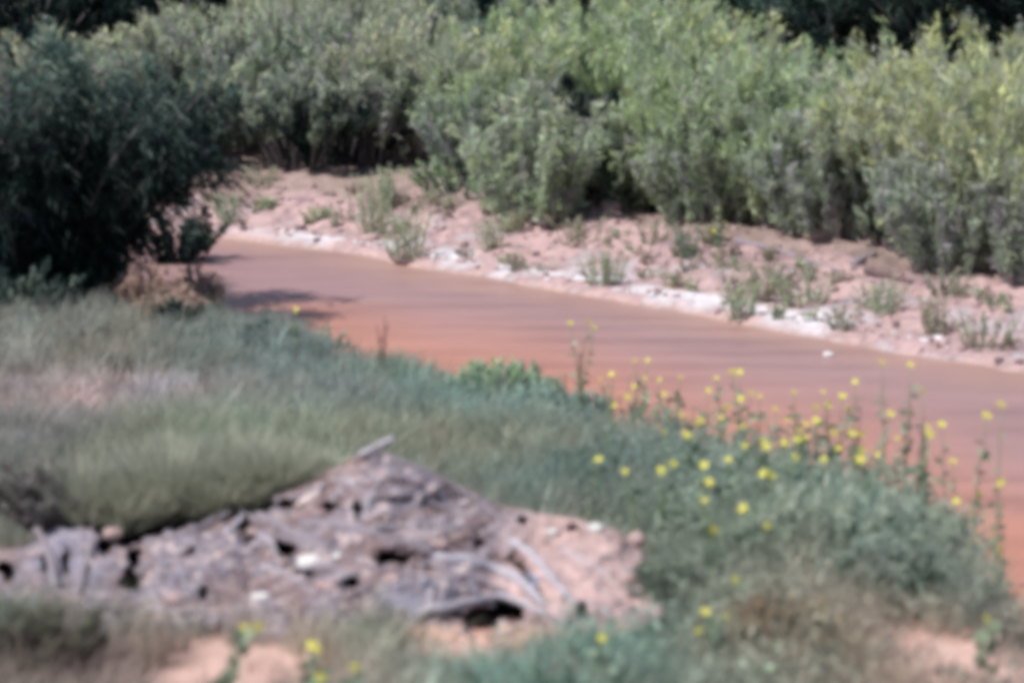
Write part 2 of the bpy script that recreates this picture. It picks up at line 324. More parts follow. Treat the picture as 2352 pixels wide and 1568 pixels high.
FB2 = [
 ("back row willow rising above the dark fronds of the left tree", 150, 330, 70, 280, GREY, GREY + PALE[:1], 3),
 ("pale topped back row willow under the black gap at upper left", 300, 330, 50, 280, GREY, YELLOW[:2] + GREY, 3),
 ("back row willow with tan seed heads near the upper left gap", 430, 330, 30, 260, GREY, DRY + YELLOW, 2.6),
 ("back row olive willow behind the bare stemmed one", 600, 340, -10, 300, GREY + GREEN, YELLOW, 3),
 ("tall yellow green back row willow at the top left of centre", 790, 350, -60, 280, GREEN + GREY, YELLOW, 3.2),
 ("grey back row willow right under the dark notch at the top", 950, 350, 30, 260, GREY, GREY, 3),
 ("back row willow at the top centre, dull green", 1120, 380, 40, 280, GREY + GREEN, GREEN, 3.2),
 ("back row willow with a bright green top right of centre", 1330, 400, -10, 300, GREEN, GREEN + YELLOW, 3.2),
 ("bright green back row willow touching the top of the photo", 1490, 430, -20, 280, GREEN, YELLOW + GREEN, 3.4),
 ("back row willow left of the dark trees at upper right", 1660, 440, 30, 260, GREEN + GREY, YELLOW, 3),
 ("back row willow directly below the dark upper right trees", 1810, 460, 100, 260, GREY + GREEN, GREEN, 3),
 ("yellow back row willow jutting up into the dark upper right trees", 2080, 500, 70, 240, YELLOW, YELLOW, 2.6),
 ("last back row willow in the upper right corner", 2290, 520, 40, 280, GREY + YELLOW, YELLOW, 3),
 ("back row willow right of the yellow one, partly in shade", 1950, 480, 150, 240, GREY, GREEN, 2.6),
]
for lab, px, ba, to, wp, co, ti, ex in FB2:
    if px < 1000: co, ti = GREY, MUTED
    far_bush(lab, px, ba, to, wp, co, ti, ex, group="back row of willow shrubs behind the bank", dens=.9)

FB3 = [
 ("third row willow top reaching the upper edge above the bare stemmed willow", 560, 300, -40, 300, GREY, YELLOW + GREY), ("third row willow top with pale yellow sprigs left of centre at the upper edge", 720, 300, -60, 300, GREY + GREEN, YELLOW),
 ("third row willow top next to the dark notch, on its left", 860, 300, -40, 260, GREEN, YELLOW), ("third row bluish willow top right of the dark notch", 1040, 300, 0, 280, [(.16, .24, .2), (.22, .28, .24)], GREY),
 ("third row bluish willow top at the upper centre", 1190, 310, -10, 280, [(.16, .24, .2), (.2, .28, .22)], GREY + PALE), ("third row bright willow top right of the bluish ones", 1370, 320, -50, 280, GREEN, YELLOW + GREEN),
 ("third row willow top beside the dark trees, last bright one", 1540, 330, -20, 280, GREEN, GREEN)]
for lab, px, ba, to, wp, co, ti in FB3:
    if px < 1000: co, ti = GREY, MUTED + YELLOW[:1]
    far_bush(lab, px, ba, to, wp, co, ti, 5, group="third row of willow shrubs at the upper edge", dens=.9)

def tree(name, label, x, y, H, W, cols, tip, seed, group=None, ns=46, nt_=20, nl=14, L=.22, Wd=.06, trunk_h=.4, **kw):
    r = np.random.default_rng(seed); z = gz(x, y); root = empty(name, (x, y, z - .05)); tag(root, label, "tree", group)
    V, F_, c, SPp = plant_cloud(H * (1 - trunk_h * .5), W, W, ns, nt_, nl, L, Wd, cols, tip, r, **kw)
    off = np.array([0, 0, H * trunk_h * .5])
    obj("crown", mesh_np("crown", V + off, F_, c, LEAF), root)
    obj("branches", tube_mesh("branches", [q + off for q in SPp], [np.linspace(.05, .012, 6)] * len(SPp), BARK, 4), root)
    obj("trunk", tube_mesh("trunk", [curve([(0, 0, 0), (.05, .03, H * .2), (-.04, 0, H * .45)], 8, .01, seed)], [np.linspace(.17, .08, 8)], BARK, 9, .2), root)
    return root
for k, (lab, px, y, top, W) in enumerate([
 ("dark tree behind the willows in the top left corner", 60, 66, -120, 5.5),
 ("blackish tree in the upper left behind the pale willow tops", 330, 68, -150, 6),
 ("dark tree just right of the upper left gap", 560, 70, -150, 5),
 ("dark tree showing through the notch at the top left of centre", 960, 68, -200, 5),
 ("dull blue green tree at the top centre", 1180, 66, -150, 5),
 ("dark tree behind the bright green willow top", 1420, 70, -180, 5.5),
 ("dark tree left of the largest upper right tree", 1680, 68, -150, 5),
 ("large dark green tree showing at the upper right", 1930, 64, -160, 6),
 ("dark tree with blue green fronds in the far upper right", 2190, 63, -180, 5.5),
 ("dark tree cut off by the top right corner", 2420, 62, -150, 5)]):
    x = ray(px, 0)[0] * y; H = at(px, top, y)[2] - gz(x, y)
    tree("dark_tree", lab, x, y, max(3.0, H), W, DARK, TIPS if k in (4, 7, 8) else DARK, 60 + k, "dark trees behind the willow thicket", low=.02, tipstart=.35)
# far wooded slope: nobody could count it
r = np.random.default_rng(77); Nn = 9000
bx_ = r.uniform(-60, 60, Nn); by_ = r.uniform(72, 92, Nn); bz_ = terrain(bx_, by_) + r.uniform(0, 6, Nn) * (.5 + vnoise(bx_ * .3, by_ * .3, 2))
V, F_ = leaves(np.stack([bx_, by_, bz_], 1), r.normal(size=(Nn, 3)), r.uniform(.6, 1.3, Nn), r.uniform(.4, .9, Nn), r)
tag(obj("distant_wood", mesh_np("distant_wood", V, F_, np.repeat(pal(r, Nn, DARK), 4, 0), LEAF)), "dark wooded slope beyond the river thicket", "wood", kind="stuff")

# big dark tree on the left
def dark_tree_left():
    b0 = hit(130, 690); y = b0[1] + .4; x = ray(60, 690)[0] * y; z = gz(x, y)
    r = np.random.default_rng(4); root = empty("tamarisk_tree", (x, y, z - .05))
    tag(root, "large tamarisk at the left edge, deep shade painted into its dark sweeping fronds", "tree")
    H = at(130, 60, y)[2] - z; Wm = px_to_m(960, y)
    V, F_, c, SPp = plant_cloud(H, Wm, Wm * .8, 120, 36, 16, .24, .032, DARK, TIPS, r, low=.08, droop=.8, up=.7, tipstart=.6)  # leaf colours lowered so they carry the shade of the tree
    obj("crown", mesh_np("crown", V, F_, c, LEAF), root)
    obj("branches", tube_mesh("branches", list(SPp), [np.linspace(.05, .012, 6)] * len(SPp), BARK, 5), root)
    for k in range(3):
        a = k * 2.1; e = (math.cos(a) * .7, math.sin(a) * .6, H * .5)
        obj("trunk", tube_mesh("trunk", [curve([(0.1 * math.cos(a), .1 * math.sin(a), 0), (.25 * math.cos(a), .2 * math.sin(a), H * .25), e], 10, .02, k)], [np.linspace(.13, .06, 10)], BARK, 9, .2), root)
dark_tree_left()
def near_bush(label, px, base, top, wpx, cols, tip, name="bush", **kw):
    b_ = hit(px, base); x, y = b_[0], b_[1]; z = gz(x, y); H = max(.2, at(px, top, y)[2] - z); W = px_to_m(wpx, y)
    cat = kw.pop("cat", "bush"); grp = kw.pop("group", None)
    return shrub(name, label, cat, x, y, H, W, cols, tip, seed=int(px * 3 + base), group=grp, **kw)
near_bush("dark drooping bush under the right tip of the big left tree", 400, 600, 470, 260, DARK, DARK + TIPS, L=.09, ns=26, low=.3, droop=.6)
for lab, px, ba, to, wp in [("pinkish dry bush under the right tip of the dark left tree", 350, 722, 600, 190), ("reddish dry bush at the water edge right of the pinkish one", 455, 712, 605, 130), ("low tan dry bush in front of the pinkish one", 395, 745, 655, 170)]:
    near_bush(lab, px, ba, to, wp, [(.5, .36, .31), (.42, .29, .26), (.46, .38, .31)], [(.6, .43, .36), (.52, .4, .33)], L=.07, Wd=.022, ns=34, low=.02, up=1.1, base_w=.3, trunk=STEMM, sr=.008)
near_bush("blackish green bush below the tan one on the slope", 410, 765, 680, 130, DARK, DARK + TIPS, L=.07, ns=20, low=.05)
near_bush("small lone dark green bush out in the pale grass", 598, 800, 730, 85, DARK + TIPS[:1], TIPS, L=.06, ns=16, low=.05)
near_bush("bluish bush under the lower left fronds of the dark tree", 60, 730, 590, 260, TEAL, TIPS + TEAL, L=.1, ns=28, low=.05, up=1.6)
near_bush("dark feathery bush at the foot of the left tree", 210, 700, 590, 220, DARK + TIPS, TIPS, L=.09, ns=26, low=.1, up=1.5)

# ------------------------------------------------------------------ plants on the far sand
def weed(name, label, cat, px, base, top, wpx, cols, group, nst=7, nlf=22, L=.06, Wd=.03, mat=STEMG, seed=0, lean=0):
    b_ = hit(px, base); x, y, z = b_
    if "near" in group:
        d = ray(px, base); s1, _ = river_sd(d[0] * YS, YS); y = min(y, YS[np.where(s1 > .15)[0][-1]]); x = d[0] * y
    z = gz(x, y); r = np.random.default_rng(int(px + base) + seed)
    H = max(.12, at(px, top, y)[2] - z); W = px_to_m(wpx * 1.3, y); root = empty(name, (x, y, z - .02)); tag(root, label, cat, group)
    paths = []; C_ = []; A_ = []
    for k in range(nst):
        a = r.random() * 6.28; q = r.random() ** .7 * W / 2; h = H * r.uniform(.6, 1)
        e = np.array([math.cos(a) * q + lean, math.sin(a) * q, h]); P_ = curve([(0, 0, -.05), (e[0] * .6, e[1] * .6, -.01), (e[0] * .7 + r.normal(0, .02), e[1] * .7, h * .5), e], 9); paths.append(P_)
        tt = r.uniform(.15, 1, nlf); Pp = np.stack([np.interp(.2 + .8 * tt, np.linspace(0, 1, 9), P_[:, i]) for i in range(3)], 1)
        d = r.normal(0, 1, (nlf, 3)); d[:, 2] = np.abs(d[:, 2]) * .6; d /= np.linalg.norm(d, axis=1)[:, None]
        C_.append(Pp + d * L * .6); A_.append(d)
    C_ = np.concatenate(C_); A_ = np.concatenate(A_); N = len(C_)
    V, F_ = leaves(C_, A_, L * r.uniform(.7, 1.5, N), Wd * r.uniform(.7, 1.5, N), r)
    obj("foliage", mesh_np("foliage", V, F_, np.repeat(pal(r, N, cols), 4, 0), LEAF), root)
    obj("stalks", tube_mesh("stalks", paths, [np.linspace(.011, .005, 9)] * nst, mat, 4), root)
    return root
GW = GREEN[:2] + PALE + GREY[:2]; DW = [(.42, .36, .28), (.36, .29, .25), (.3, .3, .21), (.48, .39, .33)] + GREY[:1]
for lab, px, ba, to, wp, co, nst in [
 ("leafy green weed leaning over the waterline, tallest on the far edge", 935, 600, 470, 110, GW + DW[:1], 16),
 ("leafy weed just left of the tallest one on the waterline", 860, 540, 400, 90, GW + DW[:1], 14),
 ("thin dry green weed standing on pink sand below the willow hollow", 890, 480, 380, 60, GW, 9),
 ("small pale weed beside the white salt strip", 1120, 575, 500, 80, DW + GW, 9),
 ("brownish weed at the water edge right of the white salt strip", 1390, 655, 575, 110, DW + GW, 14),
 ("grey green weed on the sand below the bright willow", 1575, 590, 520, 60, TEAL, 9),
 ("sparse dry weed among stones left of the driftwood log", 1500, 560, 500, 90, DW, 8),
 ("tangled brown weed below the driftwood log", 1725, 690, 600, 150, DW + [(.2, .12, .13)], 20),
 ("green leaved weed at the water edge below the tangled brown one", 1700, 730, 640, 80, GW, 10),
 ("small grey weed by the left pool of salt", 520, 510, 450, 60, PALE, 7),
 ("low pink grey weed on the far left sand", 600, 430, 385, 90, DW + PALE[:1], 9),
 ("pale weed on the sand right of the tangled brown one", 1850, 700, 620, 130, GW + DW, 14),
 ("upright dry stalk weed at the right waterline", 2145, 770, 680, 55, DW, 9),
 ("pale green weed near the dark stick on the sand", 2010, 720, 640, 130, GW + DW, 14),
 ("round dull weed at the right end of the far bank", 2260, 800, 720, 130, DW + GREY[:1], 12),
 ("grey weed under the yellow willow on the right", 2180, 680, 620, 90, TEAL + DW, 10),
 ("little brown weed on the waterline between two salt strips", 1545, 660, 625, 60, DW, 7),
 ("dark tuft at the base of the right upright stalk", 1930, 755, 710, 70, DW + DARK[:1], 7),
 ("low green mat of weed on the left white sand", 735, 500, 480, 70, GREEN, 9),
 ("low green weed above the mat on the left sand", 615, 478, 455, 50, GREEN, 7),
 ("dry pinkish weed below the silvery willow", 1330, 560, 500, 110, DW, 12),
 ("yellow tinged weed below the drooping silvery willow", 1180, 530, 480, 90, YELLOW + DW, 9),
 ("bushy tan weed against the far bank below the black gap", 1640, 560, 505, 80, YELLOW[:1] + DW, 9)]:
    weed("weed", lab, "weed", px, ba, to - 8, wp * 1.1, co, "weeds scattered on the far sand", int(nst * 1.7))
PALS = [DW, GW + DW, DW[:3] + [(.2, .12, .13), (.15, .1, .1)]]
for k in range(150):
    px = random.uniform(480, 2340); e = np.interp(px, [480, 1176, 2352], [530, 640, 850]); py = e - random.uniform(8, 150) * (.55 if px < 800 else 1)
    if vnoise(px / 110, py / 40, 77) < .0: continue
    kk = k % 3; zn = "left end of the far sand" if px < 850 else "far sand under the silvery willow" if px < 1450 else "far sand near the driftwood log" if px < 1950 else "right end of the far sand"
    weed("small_weed", ["small tan weed", "small greenish weed", "small brown withered weed"][kk] + " on the " + zn, "weed", px, py, py - random.uniform(14, 46), random.uniform(25, 75), PALS[kk], "small dry weeds on the far sand", 6, 13)

def blob(name, r_, seed, mat, flat=.6, sub=12):
    rr = np.random.default_rng(seed); th = np.linspace(0, math.pi, sub); ph = np.arange(sub * 2) * math.pi / sub
    T, P_ = np.meshgrid(th, ph, indexing='ij'); d = np.stack([np.sin(T) * np.cos(P_), np.sin(T) * np.sin(P_), np.cos(T)], -1)
    f = 1 + .45 * vnoise(d[..., 0] * 1.7 + seed, d[..., 1] * 1.7 + d[..., 2] * 2, seed) + .2 * vnoise(d[..., 0] * 4, d[..., 2] * 4 + d[..., 1] * 3, seed + 1)
    V = d * f[..., None] * r_ * np.array([1.15, .9, flat]); n_, m_ = T.shape; i = np.arange(n_ * m_).reshape(n_, m_); j = np.roll(i, -1, 1)
    return mesh_np(name, V.reshape(-1, 3), np.stack([i[:-1], j[:-1], j[1:], i[1:]], -1).reshape(-1, 4), None, mat, False)
# gravel and clods on the far sand
r = np.random.default_rng(31); Vs = []; Fs = []; Cs = []; o_ = 0
cube = np.array([(-1, -1, -1), (1, -1, -1), (1, 1, -1), (-1, 1, -1), (-1, -1, 1), (1, -1, 1), (1, 1, 1), (-1, 1, 1)], float); cf = np.array([(0, 3, 2, 1), (4, 5, 6, 7), (0, 1, 5, 4), (1, 2, 6, 5), (2, 3, 7, 6), (3, 0, 4, 7)])
for k in range(5200):
    y = r.uniform(38, 62); x = r.uniform(-.18 * y, .18 * y); s1, t1 = river_sd(x, y)
    if t1 < .1 or t1 > 4.5 or (t1 > 1 and r.random() < .3): continue
    sz = r.uniform(.012, .05) * (1.5 if r.random() < .12 else 1)
    V = cube * sz * r.uniform(.6, 1.3, 3) * (.75 + .5 * r.random((8, 1))) ; a = r.random() * 3.1; ca, sa = math.cos(a), math.sin(a)
    V = np.stack([V[:, 0] * ca - V[:, 1] * sa, V[:, 0] * sa + V[:, 1] * ca, V[:, 2] * .7], 1) + (x, y, gz(x, y) + sz * .2)
    c = white if (t1 < .7 and r.random() < .3) else (pink if r.random() < .6 else dusk)
    Vs.append(V); Fs.append(cf + o_); Cs.append(np.tile(np.array(c) * r.uniform(.7, 1.15), (8, 1))); o_ += 8
tag(obj("gravel", mesh_np("gravel", np.concatenate(Vs), np.concatenate(Fs), np.concatenate(Cs), GROUND)), "pink and white gravel strewn over the far bank", kind="stuff")

def log_on_ground(name, label, pts, rad, mat, cat="log", lift=.5, group=None, side=8):
    P_ = []
    for px, py in pts:
        h = hit(px, py); P_.append((h[0], h[1], gz(h[0], h[1]) + rad * lift))
    P_ = np.array(P_); c0 = P_[0].copy(); Q = curve(P_ - c0, 14, rad * .12, int(pts[0][0]))
    o = obj(name, tube_mesh(name, [Q], [rad * np.linspace(1.1, .6, 14)], mat, side, .25, int(pts[0][1])), None, c0)
    return tag(o, label, cat, group)
log_on_ground("driftwood_log", "long thin driftwood log lying on the far sand below the right willows", [(1690, 558), (1790, 580), (1860, 605), (1925, 628)], .05, WOOD_GREY)
log_on_ground("driftwood_log", "short dark wet log on the far sand, right of the long thin one", [(1990, 628), (2045, 640), (2095, 655)], .06, WOOD_DARK)
log_on_ground("driftwood_branch", "grey slanted branch on the pink sand under the arching willow", [(1960, 612), (2010, 590)], .07, WOOD_GREY, "branch")
for lab, px, py, rr, mt in [("lone pale stone breaking the muddy water on the right", 1902, 818, .07, STONE), ("pale rounded stone at the waterline left of the leafy weed", 850, 552, .16, STONE_P), ("white stone at the foot of the brownish waterline weed", 1396, 640, .07, STONE),
  ("pinkish boulder on the sand beneath the right dark hollow", 1880, 545, .22, STONE_P), ("pink boulder at the base of the black gap in the thicket", 1405, 480, .2, STONE_P), ("dark low rock in the shallows beside the leafy weed", 935, 607, .12, WOOD_DARK)]:
    h = hit(px, py); h[2] = max(0, gz(h[0], h[1])); tag(obj("stone", blob("stone", rr, int(px), mt), None, h + (0, 0, rr * .15)), lab, "stone")

# ------------------------------------------------------------------ eroded earth mound with roots
TOPX = [-160, 60, 130, 230, 330, 450, 560, 700, 790, 860, 900, 950, 1050, 1150, 1330, 1420, 1470, 1508, 1535]
TOPY = [1290, 1250, 1205, 1205, 1205, 1180, 1165, 1115, 1060, 1036, 1040, 1065, 1115, 1158, 1195, 1222, 1258, 1312, 1392]
BASX = [-160, 400, 700, 900, 1100, 1300, 1450, 1535]; BASY = [1400, 1450, 1455, 1465, 1490, 1455, 1425, 1400]
MY0 = 19.6; MD = 2.6
def mound_y(px, b): # b 0 base .. 1 crest
    return MY0 + .25 * math.sin(1) + MD * (b ** 1.25) * np.ones_like(px)
HOLES = [(312, 1283, 16, 20, .9), (300, 1335, 21, 24, .9), (556, 1195, 15, 20, .8), (570, 1228, 13, 22, .8), (655, 1262, 24, 15, .8), (435, 1266, 13, 7, .5), (820, 1165, 9, 20, .7), (905, 1282, 36, 12, .9),
 (880, 1278, 12, 9, .8), (1108, 1430, 33, 26, 1.1), (1148, 1402, 28, 24, 1.1), (1185, 1410, 18, 18, 1.0), (1200, 1198, 8, 9, .6), (1320, 1216, 8, 7, .5), (970, 1302, 18, 5, .6), (112, 1290, 12, 22, .8), (18, 1310, 16, 20, .8), (155, 1290, 8, 30, .6),
 (1045, 1414, 50, 5, .6), (1335, 1402, 10, 18, .9), (1105, 1245, 15, 9, .6), (1175, 1280, 9, 14, .6), (1195, 1305, 9, 14, .7), (1213, 1335, 10, 16, .7), (1232, 1365, 10, 16, .7), (700, 1312, 14, 8, .4), (470, 1360, 14, 10, .4), (240, 1250, 14, 22, .5), (800, 1340, 20, 9, .5),
 (760, 1165, 14, 8, .4), (290, 1228, 30, 20, .9), (340, 1222, 34, 20, 1.0), (395, 1205, 30, 15, 1.0), (450, 1194, 34, 15, .9), (520, 1182, 38, 13, .9), (590, 1166, 30, 9, .7), (650, 1158, 40, 7, .6), (240, 1208, 22, 16, .8), (180, 1200, 30, 10, .7), (60, 1225, 30, 10, .7),]
na, nb = 620, 250
A = np.linspace(-160, 1535, na); Bv = np.r_[np.linspace(-.12, 1, nb), np.linspace(1.03, 1.6, 26)]
PX, BB = np.meshgrid(A, Bv); tp = np.interp(PX, TOPX, TOPY); bs = np.interp(PX, BASX, BASY)
tp = tp + 7 * vnoise(PX / 30, PX * 0, 3) + 4 * vnoise(PX / 9, PX * 0, 8)
bf = np.minimum(BB, 1); PY = bs + (tp - bs) * bf
YY = MY0 + MD * np.sign(bf) * np.abs(bf) ** 1.25
lump = .40 * fbm(PX / 170, PY / 90, 2, 70) + .20 * np.abs(fbm(PX / 90, PY / 44, 2, 80)) + .05 * fbm(PX / 26, PY / 14, 3, 90)
fib = .035 * vnoise((PX * .35 + PY) / 9, (PX - PY * .4) / 60, 95) + .012 * vnoise((PX * .35 + PY) / 4, (PX - PY * .4) / 30, 96)
YY = YY + (lump + fib) * sm(bf * 3 + .4)
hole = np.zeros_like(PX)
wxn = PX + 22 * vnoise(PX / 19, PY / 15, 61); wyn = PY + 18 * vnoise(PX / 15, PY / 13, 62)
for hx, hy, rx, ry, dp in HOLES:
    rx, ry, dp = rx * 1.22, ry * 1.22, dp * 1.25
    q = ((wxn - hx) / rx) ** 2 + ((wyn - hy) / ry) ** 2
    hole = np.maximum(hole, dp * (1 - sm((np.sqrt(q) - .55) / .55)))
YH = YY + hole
u = (PX - 1176) / 1176 * K; v = (784 - PY) / 1176 * K; dy = CP + v * SP
MXx = u / dy * YH; MZ = CAM_Z + (-SP + v * CP) / dy * YH
back = np.clip(BB - 1, 0, 1) ; MYy = YH + back * 2.2; MZ = MZ - (back / .6) ** 1.2 * 1.6
side = np.clip(np.minimum((PX + 160) / 60, (1535 - PX) / 22), 0, 1); gzz = terrain(MXx, MYy)
k_ = sm(side * 1.4); MZ = gzz - .15 + (MZ - gzz + .15) * k_
m1 = fbm(PX / 60, PY / 32, 4, 101); m2 = fbm(PX / 16, PY / 9, 3, 111); m3 = fbm((PX * .35 + PY) / 12, (PX - PY * .4) / 80, 3, 121)
earth = np.array([.25, .19, .195]); lav = np.array([.215, .20, .235]); light = np.array([.58, .48, .46]); brown = np.array([.10, .065, .065]); sand = np.array([.58, .38, .30]); blue = np.array([.26, .27, .35])
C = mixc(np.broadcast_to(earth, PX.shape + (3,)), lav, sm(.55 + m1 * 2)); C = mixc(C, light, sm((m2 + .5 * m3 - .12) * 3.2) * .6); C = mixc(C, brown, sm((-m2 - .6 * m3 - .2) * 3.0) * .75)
shoulder = sm((PX - 1060 - (1330 - PY) * .35) / 160) * sm((1400 - PY) / 80 + .6); C = mixc(C, light * [1.0, .88, .86], shoulder * .85)
C = mixc(C, blue, np.exp(-((PX - 935) / 70) ** 2 - ((PY - 1385) / 45) ** 2) * .8); C = mixc(C, blue * 1.1, np.exp(-((PX - 140) / 90) ** 2 - ((PY - 1260) / 90) ** 2) * .6)
C = C * (.80 + .2 * sm(.5 + 2 * m1))[..., None] * [1.04, .98, .97]; C = mixc(C, sand, sm((PY - 1425) / 25) * sm((PX - 880) / 60)); C = mixc(C, brown * .35, sm(hole * 2.2))  # holes also painted near-black, adding to their real shade
ny, nxx = PX.shape; idx = np.arange(ny * nxx).reshape(ny, nxx)
F = np.stack([idx[:-1, :-1], idx[:-1, 1:], idx[1:, 1:], idx[1:, :-1]], -1).reshape(-1, 4)
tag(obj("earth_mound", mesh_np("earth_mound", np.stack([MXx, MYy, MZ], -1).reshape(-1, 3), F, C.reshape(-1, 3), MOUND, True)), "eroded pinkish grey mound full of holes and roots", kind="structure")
# lookup of the mound surface
MPX, MPY, MSY = PX[:nb], PY[:nb], YY[:nb]
def mp(px, py, off=0.0):
    j = int(np.clip(round((px + 160) / (1695) * (na - 1)), 0, na - 1)); i = int(np.argmin(np.abs(MPY[:, j] - py)))
    return at(px, py, MSY[i, j] - off)
def mlog(name, label, pts, rpx, mat, cat="root", lift=.8, sides=9, taper=(1.0, .55), group=None, n=18):
    rad = px_to_m(rpx, 20.5); P_ = np.array([mp(a_, b_, rad * lift) for a_, b_ in pts]); c0 = P_[0].copy()
    Q = curve(P_ - c0, n, rad * .12, int(pts[0][0]) + 3)
    prof = np.linspace(taper[0], taper[1], n) * (1 + .15 * np.sin(np.arange(n) * 1.7 + pts[0][1])); prof[0] *= .7
    o = obj(name, tube_mesh(name, [Q], [rad * prof], mat, sides, .28, int(pts[0][1])), None, c0); return tag(o, label, cat, group)
mlog("driftwood_log", "pale grey stub of log poking up from the top of the mound", [(825, 1045), (862, 1026), (905, 1005)], 9, WOOD_PALE, "log", 3.0, taper=(1, .8))
mlog("root", "long grey root running down the right edge of the mound from its crest", [(895, 1052), (960, 1072), (1030, 1108), (1110, 1160), (1160, 1200)], 9, WOOD_GREY)
mlog("root", "thick pale root curving down to the right above the black hollow", [(1000, 1278), (1080, 1290), (1160, 1310), (1215, 1345), (1250, 1390)], 16, WOOD_PALE)
mlog("root", "pale root forming the roof of the black hollow", [(960, 1405), (1040, 1395), (1110, 1375), (1165, 1365), (1210, 1392), (1255, 1410)], 12, WOOD_PALE, lift=1.2)
mlog("root", "grey root right of the dark crack, slanting down the mound", [(1170, 1240), (1215, 1265), (1262, 1320), (1300, 1365), (1325, 1385)], 12, WOOD_PALE, lift=.9)
mlog("root", "thin root crossing the pink earth below the thick pale one", [(1050, 1318), (1110, 1335), (1165, 1360)], 8, WOOD_GREY)
mlog("root", "dark brown root shape added along the crevice as its dark line", [(1185, 1265), (1200, 1290), (1225, 1335), (1250, 1378)], 5, WOOD_DARK, lift=.2)  # dark tube added to draw the shaded line of the crevice
mlog("root", "short upright pale root left of the bluish patch", [(985, 1405), (990, 1360), (1005, 1325)], 7, WOOD_PALE)
mlog("driftwood_log", "weathered upright slab of wood at the left end of the mound", [(128, 1350), (118, 1290), (98, 1235), (84, 1215)], 13, WOOD_GREY, "log", .6, taper=(1, .8))
mlog("driftwood_log", "second upright slab right of the weathered left one", [(178, 1370), (192, 1310), (212, 1245)], 15, WOOD_GREY, "log", .6, taper=(1, .8))
mlog("driftwood_log", "short pale log beside the hook shaped hole", [(520, 1225), (545, 1200), (562, 1178)], 9, WOOD_PALE, "log", .9)
mlog("driftwood_log", "half buried grey log above the twin left holes", [(330, 1245), (400, 1235), (470, 1205), (530, 1175)], 12, WOOD_GREY, "log", .3)
mlog("driftwood_log", "brownish grey log lying across the middle of the mound", [(590, 1185), (640, 1205), (700, 1240), (760, 1262)], 15, WOOD_GREY, "log", .3)
mlog("driftwood_log", "grey log beneath the narrow upper hole", [(690, 1205), (760, 1200), (830, 1215), (900, 1240), (1000, 1262)], 13, WOOD_GREY, "log", .2)
mlog("stick", "thin pale stick on the crest left of the log stub", [(700, 1135), (760, 1105), (820, 1080)], 5, WOOD_PALE, "stick")
mlog("stick", "slim grey stick fanning from the upper slope", [(760, 1150), (800, 1100), (850, 1060)], 4, WOOD_PALE, "stick")
mlog("stick", "pale twig lying under the crest beside the narrow hole", [(835, 1190), (850, 1140), (880, 1095)], 5, WOOD_PALE, "stick")
mlog("stick", "short stick lying across the left pale earth", [(590, 1225), (625, 1245), (640, 1285)], 5, WOOD_PALE, "stick")
for lab, pts, rp, mt in [
 ("grey stick under the crest, left of the long edge root", [(900, 1085), (950, 1105), (1010, 1140)], 6, WOOD_GREY), ("pale stick crossing the middle slope right of the narrow hole", [(850, 1215), (930, 1205), (1010, 1225)], 6, WOOD_PALE),
 ("grey stick parallel to the right edge root", [(980, 1150), (1050, 1180), (1120, 1230)], 7, WOOD_GREY), ("brown stick above the wide middle hole", [(860, 1262), (920, 1255), (980, 1270)], 6, WOOD_DARK),
 ("pale stick on the pink right slope", [(1290, 1260), (1350, 1290), (1400, 1320)], 6, WOOD_PALE), ("grey stick at the foot of the pink right slope", [(1340, 1380), (1400, 1400), (1450, 1395)], 6, WOOD_GREY),
 ("pale stick left of the cream square stone", [(600, 1300), (650, 1315), (690, 1335)], 6, WOOD_PALE), ("grey stick below the cream square stone", [(690, 1345), (760, 1370), (830, 1375)], 7, WOOD_GREY),
 ("grey stick between the twin left holes and the hook shaped hole", [(380, 1290), (430, 1300), (500, 1285)], 7, WOOD_GREY), ("pale stick low on the mound below the twin left holes", [(340, 1395), (410, 1405), (480, 1390)], 6, WOOD_PALE),
 ("dark stick in the crack above the thick pale root", [(1040, 1255), (1100, 1262), (1160, 1285)], 5, WOOD_DARK), ("pale stick just left of the black hollow", [(880, 1350), (930, 1335), (985, 1345)], 6, WOOD_PALE)]:
    mlog("stick", lab, pts, rp, mt, "stick", 1.0, group="sticks strewn over the mound")
for lab, px, py, rp, mt, fl in [
 ("white flat stone on the right shoulder of the mound", 1366, 1212, 25, STONE, .45), ("small white stone left of the flat one", 1268, 1222, 13, STONE, .7),
 ("cream square stone in the middle of the mound", 715, 1290, 30, STONE, .6), ("round pale stone beside the hook shaped hole", 590 - 10, 1252 - 30, 14, STONE_P, .9), ("small cream stone right of the square one", 775, 1278, 13, STONE, .7),
 ("pink lump of rock low on the right shoulder", 1440, 1330, 26, STONE_P, .8), ("pale pink rock jutting at the right end of the mound", 1462, 1240, 20, STONE_P, 1.1), ("pinkish rock above the dark crack", 1240, 1245, 18, STONE_P, .7),
 ("tan rock below the twin left holes", 400, 1370, 24, STONE_P, .6), ("pale rock low in the centre of the mound", 600, 1370, 20, STONE, .6), ("pinkish rock between the middle holes", 750, 1345, 22, STONE_P, .6),
 ("rounded pink rock right of the wide middle hole", 1010, 1310 - 60, 20, STONE_P, .6), ("buff rock above the bottom sandy ledge", 900, 1330, 20, STONE_P, .7), ("pale pink rock at the lower right of the mound", 1400, 1385, 22, STONE_P, .7), ("pale lump of rock by the left slabs", 260, 1225, 22, STONE_P, .8)]:
    tag(obj("rock", blob("rock", px_to_m(rp, 20.5), int(px), mt, fl), None, mp(px, py, .02)), lab, "rock")

